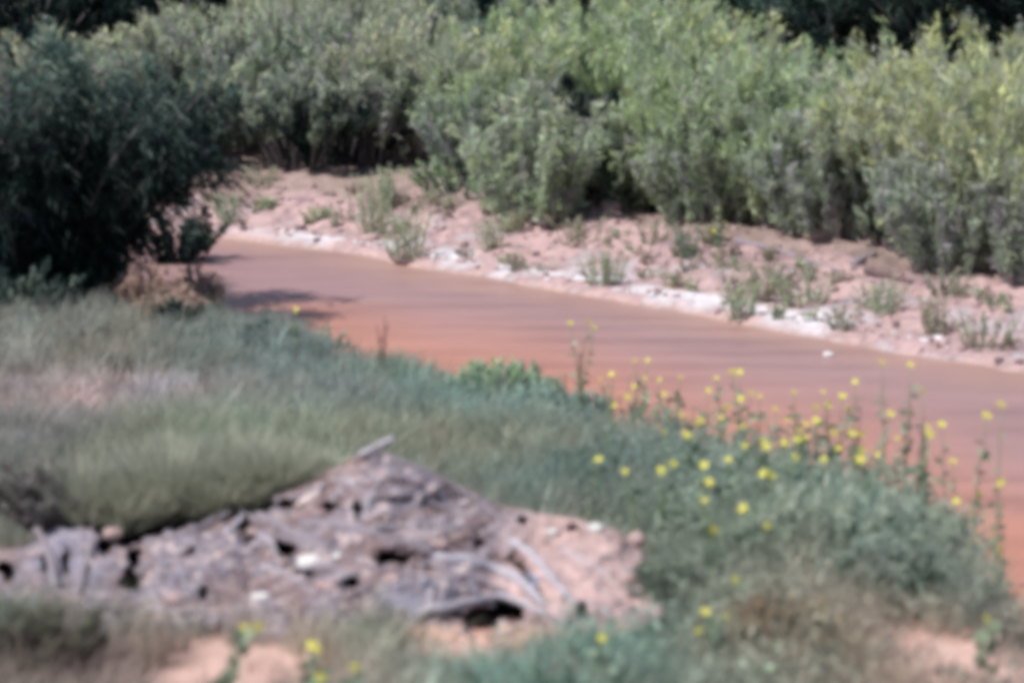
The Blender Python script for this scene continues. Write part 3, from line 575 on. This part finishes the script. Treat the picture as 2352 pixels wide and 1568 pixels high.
def crest_bush(label, px, top, wpx, cols, tip, back=.3, **kw):
    c = mp(px, np.interp(px, TOPX, TOPY) + 8); y = c[1] + back; x = c[0]; H = at(px, top, y)[2] - c[2] + .08
    o = shrub("bush", label, "bush", x, y, H, px_to_m(wpx, y), cols, tip, seed=int(px), **kw); o.location = (x, y, c[2] - .08); return o
def crest_tuft(label, px, top, wpx, c0, c1, back, seed):
    c = mp(px, np.interp(px, TOPX, TOPY) + 4); r = np.random.default_rng(seed); y = c[1] + back; H = (at(px, top, y)[2] - c[2] + .1) * r.uniform(.55, 1.2); W = px_to_m(wpx, y) * 1.15; n_ = 1100
    a = r.random(n_) * 6.283; q = np.sqrt(r.random(n_)); h = H * r.uniform(.35, 1.15, n_) * (1 - .3 * q ** 2); d = np.stack([np.cos(a), np.sin(a) * .8], 1)
    P0 = np.concatenate([d * (q * W * .16)[:, None], np.zeros((n_, 1))], 1); P2 = np.concatenate([d * (q * W * .5)[:, None] + r.normal(0, .04, (n_, 2)), h[:, None]], 1); P1 = P0 * .5 + P2 * .5 + np.stack([0 * h, 0 * h, h * .14], 1)
    az = r.random(n_) * 6.28; wv = np.stack([np.cos(az), np.sin(az), 0 * az], 1) * r.uniform(.003, .007, n_)[:, None]
    V = np.stack([P0 - wv, P0 + wv, P1 + wv, P1 - wv, P2 + wv * .5, P2 - wv * .5], 1).reshape(-1, 3); b_ = np.arange(n_)[:, None] * 6
    col = pal(r, n_, [c0, c1], .15); vc = np.repeat(col, 6, 0)
    tag(obj("bunchgrass", mesh_np("bunchgrass", V, np.concatenate([b_ + [0, 1, 2, 3], b_ + [3, 2, 4, 5]]), vc, LEAF), None, (c[0], y, c[2] - .08)), label, "grass", "bunchgrass clumps leaning over the mound")
for k, (lab, px, top, wp, bk) in enumerate([
 ("bunchgrass clump at the far left of the mound crest, over the grey slabs", 200, 1060, 240, .25), ("olive bunchgrass clump above the deepest part of the dark gully", 290, 1040, 260, .2), ("tall bunchgrass clump over the twin left holes", 380, 1020, 280, .3),
 ("bunchgrass clump between the twin holes and the hook shaped hole", 465, 1025, 260, .2), ("bunchgrass clump directly above the hook shaped hole", 545, 1030, 260, .3), ("pale bunchgrass clump left of the crest sticks", 630, 1015, 240, .35),
 ("thin bunchgrass clump nearest to the log stub on the crest", 715, 1010, 220, .45), ("bunchgrass clump set back behind the gully, left one", 330, 1000, 300, .8), ("bunchgrass clump set back behind the gully, right one", 510, 990, 300, .85)]):
    crest_tuft(lab, px, top, wp, (.44, .45, .35), (.36, .37, .30), bk, 300 + k)
crest_bush("dark low bush at the left edge above the mound slabs", 110, 1060, 340, [(.19, .19, .17), (.13, .14, .13), (.26, .22, .23)], [(.30, .28, .26)], L=.08, Wd=.012, up=1.6, sr=.006)
# clods and broken wood too small to pick apart
r = np.random.default_rng(55); Vs = []; Fs = []; Cs = []; o_ = 0
for k in range(600):
    px = r.uniform(0, 1520); tpy = np.interp(px, TOPX, TOPY) + 8; py = tpy + (np.interp(px, BASX, BASY) - 20 - tpy) * r.random(); i_ = int(np.argmin(np.abs(MPY[:, int(np.clip(round((px + 160) / 1695 * (na - 1)), 0, na - 1))] - py)))
    if hole[i_, int(np.clip(round((px + 160) / 1695 * (na - 1)), 0, na - 1))] > .08: continue
    sz = r.uniform(.005, .016) * (1.6 if r.random() < .1 else 1); el = r.choice([1, 1, 1, 3.5]); V = cube * sz * np.array([r.uniform(.8, 1.3) * el, .8, .8]) * (.7 + .6 * r.random((8, 1)))
    a = r.normal(.2, .6); V = np.stack([V[:, 0] * math.cos(a) + V[:, 2] * math.sin(a), V[:, 1], -V[:, 0] * math.sin(a) + V[:, 2] * math.cos(a)], 1) + mp(px, py, sz * .4)
    c = [light, light, lav, lav * 1.4, lav * 1.7, earth, blue][r.integers(0, 7)]; Vs.append(V); Fs.append(cf + o_); Cs.append(np.tile(c * r.uniform(.8, 1.3), (8, 1))); o_ += 8
tag(obj("clods", mesh_np("clods", np.concatenate(Vs), np.concatenate(Fs), np.concatenate(Cs), MOUND)), "small clods and wood chips littering the mound", kind="stuff")

# ------------------------------------------------------------------ near slope grass
# control points: px, py, colour, blade height, density
CT = [
 (60, 800, (.25, .25, .21), .42, 1), (250, 820, (.28, .26, .21), .42, 1), (480, 820, (.24, .26, .22), .40, 1), (700, 850, (.21, .25, .22), .42, 1), (560, 740, (.22, .25, .21), .35, .8),
 (170, 940, (.46, .34, .31), .26, .35), (60, 950, (.38, .32, .29), .34, .8), (350, 930, (.36, .32, .32), .38, .8), (560, 960, (.27, .27, .22), .42, 1), (800, 940, (.22, .24, .21), .42, 1),
 (960, 880, (.24, .30, .23), .40, 1), (1120, 850, (.26, .36, .22), .45, 1), (1050, 960, (.21, .28, .23), .42, 1), (1240, 960, (.21, .28, .25), .42, 1), (1330, 1000, (.23, .26, .23), .42, 1),
 (1180, 1100, (.25, .25, .18), .40, .9), (1000, 1060, (.27, .27, .19), .40, .9), (750, 1050, (.25, .26, .18), .5, 1), (500, 1080, (.24, .26, .18), .60, 1.2), (300, 1100, (.23, .23, .16), .60, 1.2), (100, 1080, (.22, .2, .18), .45, 1),
 (1300, 1150, (.18, .22, .18), .45, 1), (1450, 1130, (.18, .22, .19), .45, .9), (1700, 1150, (.26, .29, .23), .42, .7), (1900, 1150, (.28, .33, .25), .5, .8), (2080, 1200, (.32, .37, .29), .6, .9), (2000, 1300, (.21, .28, .22), .55, 1.1),
 (1700, 1300, (.25, .27, .2), .45, 1), (1500, 1420, (.22, .25, .19), .4, 1), (1750, 1450, (.33, .28, .21), .42, 1), (1950, 1420, (.30, .25, .19), .4, 1), (1850, 1540, (.36, .28, .2), .34, .9), (2150, 1420, (.25, .26, .2), .45, .8), (2150, 1530, (.48, .34, .28), .18, .1),
 (2300, 1540, (.46, .33, .27), .18, .1), (2280, 1350, (.24, .25, .2), .5, .8), (2200, 1250, (.26, .3, .24), .6, .8), (1020, 1480, (.5, .34, .26), .12, .15), (1130, 1490, (.4, .3, .24), .12, .2), (1350, 1520, (.2, .28, .22), .3, 1.1), (1150, 1560, (.2, .3, .24), .28, 1.1), (850, 1500, (.28, .27, .2), .35, 1), (620, 1460, (.30, .28, .22), .36, .9),
 (450, 1540, (.5, .34, .29), .2, .12), (620, 1560, (.5, .34, .28), .2, .12), (250, 1480, (.26, .24, .19), .44, 1.1), (100, 1480, (.12, .14, .10), .45, 1.2), (60, 1400, (.26, .26, .21), .44, 1.1), (450, 1440, (.32, .31, .25), .40, .9), (750, 1445, (.32, .32, .25), .40, .9), (150, 1560, (.2, .13, .11), .35, 1)]
cp = np.array([hit(a_, b_)[:2] for a_, b_, *_ in CT]); cc = np.array([c_[2] for c_ in CT]); ch = np.array([c_[3] for c_ in CT]); cd = np.array([c_[4] for c_ in CT])
def control(x, y):
    sc = np.array([1.0, .45]); d2 = (((np.stack([x, y], 1)[:, None] - cp[None]) * sc) ** 2).sum(-1); wt = 1 / (d2 + .03) ** 1.8; wt /= wt.sum(1)[:, None]
    return (wt @ cc) * [1.12, 1.24, 1.32], wt @ ch, wt @ cd
r = np.random.default_rng(8)
def near_points(n_):
    y = r.uniform(15.5, 47, n_); x = r.uniform(-1, 1, n_) * (.185 * y + 1.2); s1, _ = river_sd(x, y); k = s1 > .05; x, y = x[k], y[k]
    # not on the mound
    z = terrain(x, y); px_ = 1176 + x / (y * CP - (z - CAM_Z) * SP) / K * 1176
    onm = (px_ > -200) & (px_ < 1500) & (y > MY0 - .05) & (y < MY0 + MD + .5)
    return x[~onm], y[~onm]
tx, ty = near_points(15500)
tc_, th_, td_ = control(tx, ty); keep = r.random(len(tx)) < td_ * (.75 + .8 * fbm(tx * 1.2, ty * .8, 3, 140)); tx, ty, tc_, th_ = tx[keep], ty[keep], tc_[keep], th_[keep]
nbld = 30; n_t = len(tx); N = n_t * nbld
bx_ = np.repeat(tx, nbld) + r.normal(0, .075, N); by_ = np.repeat(ty, nbld) + r.normal(0, .075, N); hz = terrain(bx_, by_)
tuft_h = np.repeat(th_ * r.uniform(.65, 1.25, n_t), nbld); h_ = tuft_h * r.uniform(.55, 1.1, N)
tl = np.repeat(r.normal(0, .16, (n_t, 2)) + (.10, 0), nbld, 0); ln = (r.normal(0, .33, (N, 2)) + tl) * h_[:, None]
az = r.random(N) * 6.28; wv = np.stack([np.cos(az), np.sin(az), 0 * az], 1) * r.uniform(.0025, .0065, N)[:, None]
P0 = np.stack([bx_, by_, hz - .02], 1); P1 = P0 + np.stack([ln[:, 0] * .35, ln[:, 1] * .35, h_ * .55], 1); P2 = P0 + np.stack([ln[:, 0], ln[:, 1], h_ * r.uniform(.85, 1, N)], 1)
V = np.stack([P0 - wv, P0 + wv, P1 + wv * .9, P1 - wv * .9, P2 + wv * .45, P2 - wv * .45], 1).reshape(-1, 3); q = np.arange(N)[:, None] * 6
F = np.concatenate([q + [0, 1, 2, 3], q + [3, 2, 4, 5]])
tcol = tc_ * (1 + .26 * r.normal(size=(n_t, 1))).clip(.45, 1.6); dryk = (r.random(n_t) < .22)[:, None]; tcol = np.where(dryk, tcol * .5 + np.array([.36, .29, .22]) * .5, tcol)
bc = np.repeat(tcol, nbld, 0) * (1 + .2 * r.normal(size=(N, 1))).clip(.4, 1.6)
tag(obj("grass", mesh_np("grass", V, F, np.repeat(bc, 6, 0), LEAF)), "grey green and tan bunch grass over the near slope", kind="stuff")
# leafy low weeds filling the right part of the slope
tx, ty = near_points(12000); z = terrain(tx, ty); px_ = 1176 + tx / (ty * CP - (z - CAM_Z) * SP) / K * 1176
k = (px_ + r.normal(0, 120, len(px_)) > 1420) & ~((px_ > 1950) & (ty < 20.5) & (r.random(len(px_)) < .85)) & (r.random(len(px_)) < .62); tx, ty = tx[k], ty[k]; tc_, th_, td_ = control(tx, ty)
n_t = len(tx); nl = 22; N = n_t * nl; hh = np.repeat(th_ * r.uniform(.7, 1.7, n_t), nl); tt = r.random(N) ** .7
C_ = np.stack([np.repeat(tx, nl) + r.normal(0, .07, N), np.repeat(ty, nl) + r.normal(0, .07, N), 0 * tt], 1); C_[:, 2] = terrain(C_[:, 0], C_[:, 1]) + hh * tt
V, F = leaves(C_, r.normal(0, 1, (N, 3)) + (0, 0, .4), r.uniform(.03, .085, N), r.uniform(.015, .04, N), r)
mixw = r.random(n_t)[:, None]; wc = tc_ * (1 - mixw * .7) + np.array([.23, .31, .23]) * mixw * .7; wc = wc * r.choice([.5, .8, 1., 1.15, 1.4], n_t, p=[.2, .25, .25, .2, .1])[:, None]
tag(obj("ground_cover", mesh_np("ground_cover", V, F, np.repeat(np.repeat(wc, nl, 0) * r.uniform(.7, 1.3, (N, 1)), 4, 0), LEAF)), "leafy weeds mixed into the grass below the sunflowers", kind="stuff")

# soft bushes on the near slope
for lab, px, ba, to, wp, co, ti, kw in [
 ("teal green bush on the river rim in the middle of the slope", 1150, 930, 820, 260, [(.38, .50, .36), (.32, .42, .33)], [(.52, .64, .38), (.44, .56, .42)], dict(L=.08, Wd=.012, up=1.8, ns=70, base_w=.6)),
 ("blue green bush right of the middle rim one, facing the river", 1270, 1000, 880, 260, [(.30, .42, .38), (.36, .46, .40)], [(.38, .50, .44)], dict(L=.08, Wd=.012, up=1.8, ns=60, base_w=.6)),
 ("low blue grey bush between the rim and the right shoulder of the mound", 1360, 1160, 1020, 280, [(.17, .22, .2), (.2, .26, .2)], [(.26, .33, .28)], dict(L=.16, Wd=.009, up=2.0, ns=80)),
 ("large pale feathery bush under the sunflowers on the right", 1960, 1310, 1105, 520, [(.42, .47, .38), (.32, .37, .30)], [(.60, .65, .52), (.52, .57, .47)], dict(L=.12, Wd=.012, up=1.9, ns=60, base_w=.5)),
 ("dark teal bush in front of the large pale feathery one", 2030, 1400, 1240, 330, [(.20, .28, .23), (.24, .31, .26)], [(.30, .37, .31)], dict(L=.1, Wd=.016, up=1.6)),
 ("tan dry bush in the lower right corner area", 1800, 1540, 1370, 380, [(.36, .27, .19), (.28, .22, .16)], [(.40, .31, .22), (.3, .28, .2)], dict(L=.11, Wd=.012, up=1.8)),
 ("dull green bush at the right foot of the mound", 1530, 1440, 1270, 200, [(.14, .18, .14), (.2, .24, .18)], [(.24, .28, .22)], dict(L=.07, Wd=.02, up=1.3)),
 ("pale blue green bush at the bottom edge below the black hollow", 1250, 1640, 1530, 400, [(.18, .28, .22), (.22, .3, .23)], [(.24, .34, .26)], dict(L=.08, Wd=.014, up=1.7)),
 ("dark brown green bush in the bottom left corner", 90, 1590, 1380, 360, [(.08, .1, .07), (.15, .13, .1), (.16, .1, .1)], [(.18, .2, .14), (.16, .15, .12)], dict(L=.08, Wd=.012, up=1.5)),
 ("small grey green bush on the river rim, left of the middle", 760, 800, 745, 90, TEAL, PALE, dict(L=.06, Wd=.014, up=1.6, ns=14)),
 ]: near_bush(lab, px, ba, to, wp, co, ti, **kw)

# ------------------------------------------------------------------ sunflowers
def head_mesh(seed):
    rr = np.random.default_rng(seed); V = []; F = []; n_ = 12
    for k in range(n_):
        a = k * 2 * math.pi / n_ + rr.normal(0, .1); l = rr.uniform(.038, .05); z = rr.normal(0, .006); ca, sa = math.cos(a), math.sin(a); w_ = .012
        for (d_, s2, zz) in ((.012, -w_ * .5, 0), (.012, w_ * .5, 0), (l * .6, w_, .004), (l, 0, z), (l * .6, -w_, .004)): V.append((ca * d_ - sa * s2, sa * d_ + ca * s2, zz))
        b_ = k * 5; F.append((b_, b_ + 1, b_ + 2, b_ + 3, b_ + 4))
    me = bpy.data.meshes.new("flower_head"); me.from_pydata(V, [], F); me.materials.append(PETAL); return me
HEADS = [head_mesh(k) for k in range(4)]
def dome(name, r_, h, mat):
    V = [(0, 0, h)]; F = []
    for j, (rr, zz) in enumerate(((.6, .75), (1, .1), (.7, -.5))):
        for k in range(10): a = k * .6283; V.append((rr * r_ * math.cos(a), rr * r_ * math.sin(a), zz * h))
    for k in range(10):
        F.append((0, 1 + k, 1 + (k + 1) % 10))
        for j in range(2): b_ = 1 + j * 10; F.append((b_ + k, b_ + 10 + k, b_ + 10 + (k + 1) % 10, b_ + (k + 1) % 10))
    me = bpy.data.meshes.new(name); me.from_pydata(V, [], F); me.materials.append(mat); return me
CENTRE = dome("flower_centre", .014, .007, DISC); BUDM = dome("flower_bud", .03, .028, BUD)
def sunflower(label, heads, group, bud=False, hmax=.85, size=1.0, k=0, cat="sunflower"):
    """heads: pixel positions; the first one sets where the plant stands"""
    r = np.random.default_rng(900 + k); px, py = heads[0]; d = ray(px, py); ys = np.arange(15, 60, .08); z = CAM_Z + d[2] * ys; s1, t1 = river_sd(d[0] * ys, ys); g = terrain(d[0] * ys, ys)
    okn = (t1 > .2) if group.startswith('yellow') else (s1 > .25)
    hm_ = hmax * r.uniform(.75, 1.0); ok = okn & (z - g <= hm_)
    if ok.any(): y = ys[np.argmax(ok)]
    else: y = ys[np.where(okn)[0][-1]]
    pts = [at(a_, b_, y + r.uniform(-.15, .15) * (i > 0)) for i, (a_, b_) in enumerate(heads)]; bx = np.mean([q_[0] for q_ in pts]) + r.normal(0, .08)
    base = np.array([bx, y + r.uniform(-.05, .1), 0]); base[2] = gz(base[0], base[1]); root = empty("wild_sunflower", base); tag(root, label, cat, group)
    paths = []; rads = []; main = pts[0] - base; fork = np.array([main[0] * .3, main[1] * .3, main[2] * .5])
    for i, q_ in enumerate(pts):
        e = q_ - base; P_ = curve([(0, 0, -.03), fork, e], 9, .006, k + i); paths.append(P_); rads.append(np.linspace(.011, .005, 9))
        if bud: o = obj("flower_bud", BUDM, root, e)
        else:
            o = obj("flower_head", HEADS[(k + i) % 4], root, e); c_ = obj("flower_centre", CENTRE, o, (0, 0, .004))
        o.rotation_euler = (r.uniform(.5, 1.3), 0, r.uniform(-.9, .9)); s_ = r.uniform(.62, 1.08) * size; o.scale = (s_, s_, s_)
    obj("stem", tube_mesh("stem", paths, rads, STEMG, 5), root)
    nlf = 30 + 12 * len(pts); ti = r.uniform(.08, .9, nlf); pi = r.integers(0, len(paths), nlf); C_ = np.array([[np.interp(t_i, np.linspace(0, 1, 9), paths[p_][:, a_]) for a_ in range(3)] for t_i, p_ in zip(ti, pi)])
    dd = r.normal(0, 1, (nlf, 3)); dd[:, 2] *= .5; dd /= np.linalg.norm(dd, axis=1)[:, None]; L_ = r.uniform(.06, .13, nlf)
    V, F_ = leaves(C_ + dd * L_[:, None] * .5, dd, L_, L_ * .55, r)
    obj("leaves", mesh_np("leaves", V, F_, np.repeat(pal(r, nlf, [(.22, .29, .19), (.33, .41, .29), (.18, .24, .18)]), 4, 0), LEAF), root)
    return root
Q4 = [(565, 90), (622, 85), (405, 175), (458, 150), (562, 208), (532, 253), (613, 168), (678, 175), (468, 293), (940, 168), (903, 222), (1010, 140), (1045, 140), (775, 165), (1052, 262), (1100, 235), (1138, 250), (1295, 235), (985, 300), (1210, 310), (1430, 232), (1518, 250), (1575, 185), (1700, 95), (1832, 105), (1885, 225), (1395, 300), (1455, 290), (1545, 305), (1270, 355), (1397, 362), (1350, 380), (1320, 410), (1350, 440), (1310, 450), (862, 365), (1060, 390), (1160, 460), (1168, 485), (1070, 478), (697, 415), (803, 428), (1565, 420), (1605, 425), (1610, 498), (1430, 540), (1770, 445), (1910, 390), (1920, 425), (1975, 380), (2180, 340), (2248, 290), (1740, 330), (1830, 330), (2025, 550), (1900, 560), (2245, 645), (2145, 705), (2040, 732), (995, 540), (883, 565), (685, 590), (740, 560), (905, 645), (1155, 605), (1195, 615), (885, 728), (1060, 765), (925, 865), (960, 350), (1250, 465), (780, 340), (1500, 490), (1600, 540), (1300, 530), (1680, 520), (1480, 420), (700, 240), (760, 270)]
Q4 = [(1176 + a_ * .5, 784 + b_ * .5) for a_, b_ in Q4]
used = [False] * len(Q4); plants = []
for i in range(len(Q4)):
    if used[i]: continue
    gp = [Q4[i]]; used[i] = True
    for j in range(i + 1, len(Q4)):
        if not used[j] and len(gp) < 3 and math.hypot(Q4[i][0] - Q4[j][0], Q4[i][1] - Q4[j][1]) < 32: gp.append(Q4[j]); used[j] = True
    plants.append(gp)
def zone(px, py):
    if px < 1500: return "left end of the sunflower patch"
    if px > 2180: return "right end of the sunflower patch"
    if px > 1980: return "right part of the sunflower patch"
    if py > 1100: return "grass below the main sunflower patch"
    if px < 1740: return "left centre of the sunflower patch"
    return "dense middle of the sunflower patch"
seen_ = {}
for k, gp in enumerate(plants):
    n_ = len(gp); c_ = {1: "single headed", 2: "two headed", 3: "three headed"}[n_]; zn = zone(*gp[0]); seen_.setdefault((c_, zn), []).append((k, gp))
for (c_, zn), lst in seen_.items():
    lst.sort(key=lambda a: a[1][0][0]); m_ = len(lst); ords = ["leftmost", "second from left", "third from left", "fourth from left", "fifth from left", "sixth from left", "seventh from left", "eighth from left", "ninth from left", "tenth from left"]
    for q_, (k, gp) in enumerate(lst):
        w_ = "" if m_ == 1 else (", rightmost" if q_ == m_ - 1 else ", " + ords[q_]) if q_ < 10 else ", %s from right" % ["rightmost", "second", "third", "fourth", "fifth"][m_ - 1 - q_]
        sunflower(f"{c_} sunflower in the {zn}{w_}".replace(", against the orange water", " by orange water"), gp, f"{c_} sunflowers in the {zn}", k=k)
for k, (lab, gp) in enumerate([
 ("tall yellow sunflower standing alone against the river, left of the patch", [(1310, 742), (1350, 738), (1365, 752)]),
 ("yellow sunflower in the blue green grass left of the patch, upper one", [(1374, 1054)]), ("yellow sunflower in the blue green grass left of the patch, lower one", [(1436, 1082)]),
 ("lone yellow sunflower over the pale feathery bush", [(1762, 1206)]), ("lone yellow sunflower above the three at the foot of the patch", [(1688, 1331)]), ("three headed sunflower low on the right of the mound", [(1620, 1404), (1668, 1414), (1607, 1449)]),
 ("small yellow sunflower in the grass under the right shoulder of the mound", [(1383, 1464)]), ("yellow sunflower low at the right photo edge", [(2266, 1419)]), ("orange yellow sunflower among thin weeds at the right edge", [(2296, 1264)]),
 ("yellow sunflower at the bottom edge left of centre, lower left", [(735, 1555)]), ("yellow sunflower at the bottom edge left of centre, right one", [(815, 1530)]), ("yellow sunflower pair just above the bottom sand patch", [(716, 1480), (730, 1492)]),
 ("two faint yellow sunflowers in front of the mound bottom", [(560, 1440), (592, 1438)]), ("small yellow sunflower at the left water rim", [(680, 710)])]):
    sunflower(lab, gp, "lone sunflowers around the slope", k=100 + k, hmax=.6 if gp[0][1] > 1100 else .85, size=.8 if gp[0][1] > 1400 else 1.0)
sunflower("pale green budding plant at the bottom right of centre", [(1708, 1519), (1771, 1534)], "pale green budding plants", bud=True, hmax=.4, size=1.0, k=200, cat="plant")
for k, (px, py) in enumerate([(1000, 370), (1665, 510), (1640, 530)]):
    sunflower(["small yellow flower by the round green bush on the far bank", "yellow flower on the far sand below the bright willow, upper one", "yellow flower on the far sand, lower of the pair"][k], [(px, py)], "yellow flowers on the far bank", k=210 + k, hmax=.35, size=.8, cat="flower")
# leafy weeds filling the air between the flowers
r = np.random.default_rng(21)
for k in range(34):
    px = 1390 + k * 28 + r.uniform(-10, 10); rim = np.interp(px, [1390, 1500, 1700, 1900, 2100, 2350], [950, 985, 1010, 1060, 1130, 1330]); up_ = r.uniform(25, 120)
    weed("leafy_weed", ["grey green leafy weed", "pale leafy weed", "thin brownish weed"][k % 3] + " rising among the sunflowers, " + ("left part" if px < 1620 else "left middle" if px < 1850 else "right middle" if px < 2080 else "right part") + " of the patch", "weed", px, rim + 30, rim - up_, 70,
         [[(.26, .32, .25), (.34, .39, .30)], [(.42, .48, .34), (.32, .38, .3)], [(.33, .27, .25), (.3, .3, .24)]][k % 3], "leafy weeds near the sunflowers", 6, 20, .05, .024, seed=k)
# dry seed stalks
for k, (lab, px, ba, to) in enumerate([("dry brown seed stalk rising in front of the river left of centre", 877, 880, 700), ("thin dry stalk at the river rim right of the brown one", 1325, 960, 790), ("dark seed head stalk left of the sunflower patch", 1300, 960, 850), ("pale dry stalk on the slope beside the rim bush", 745, 810, 740), ("brown stalk before the orange water at the right", 1960, 1010, 880), ("dry stalk at the right edge over the orange water", 2120, 1060, 890)]):
    weed("dry_stalk", lab, "stalk", px, ba, to, 26, [(.2, .14, .12), (.3, .22, .18)], "dry seed stalks on the near rim", 4, 12, .045, .02, mat=WOOD_DARK, seed=k)
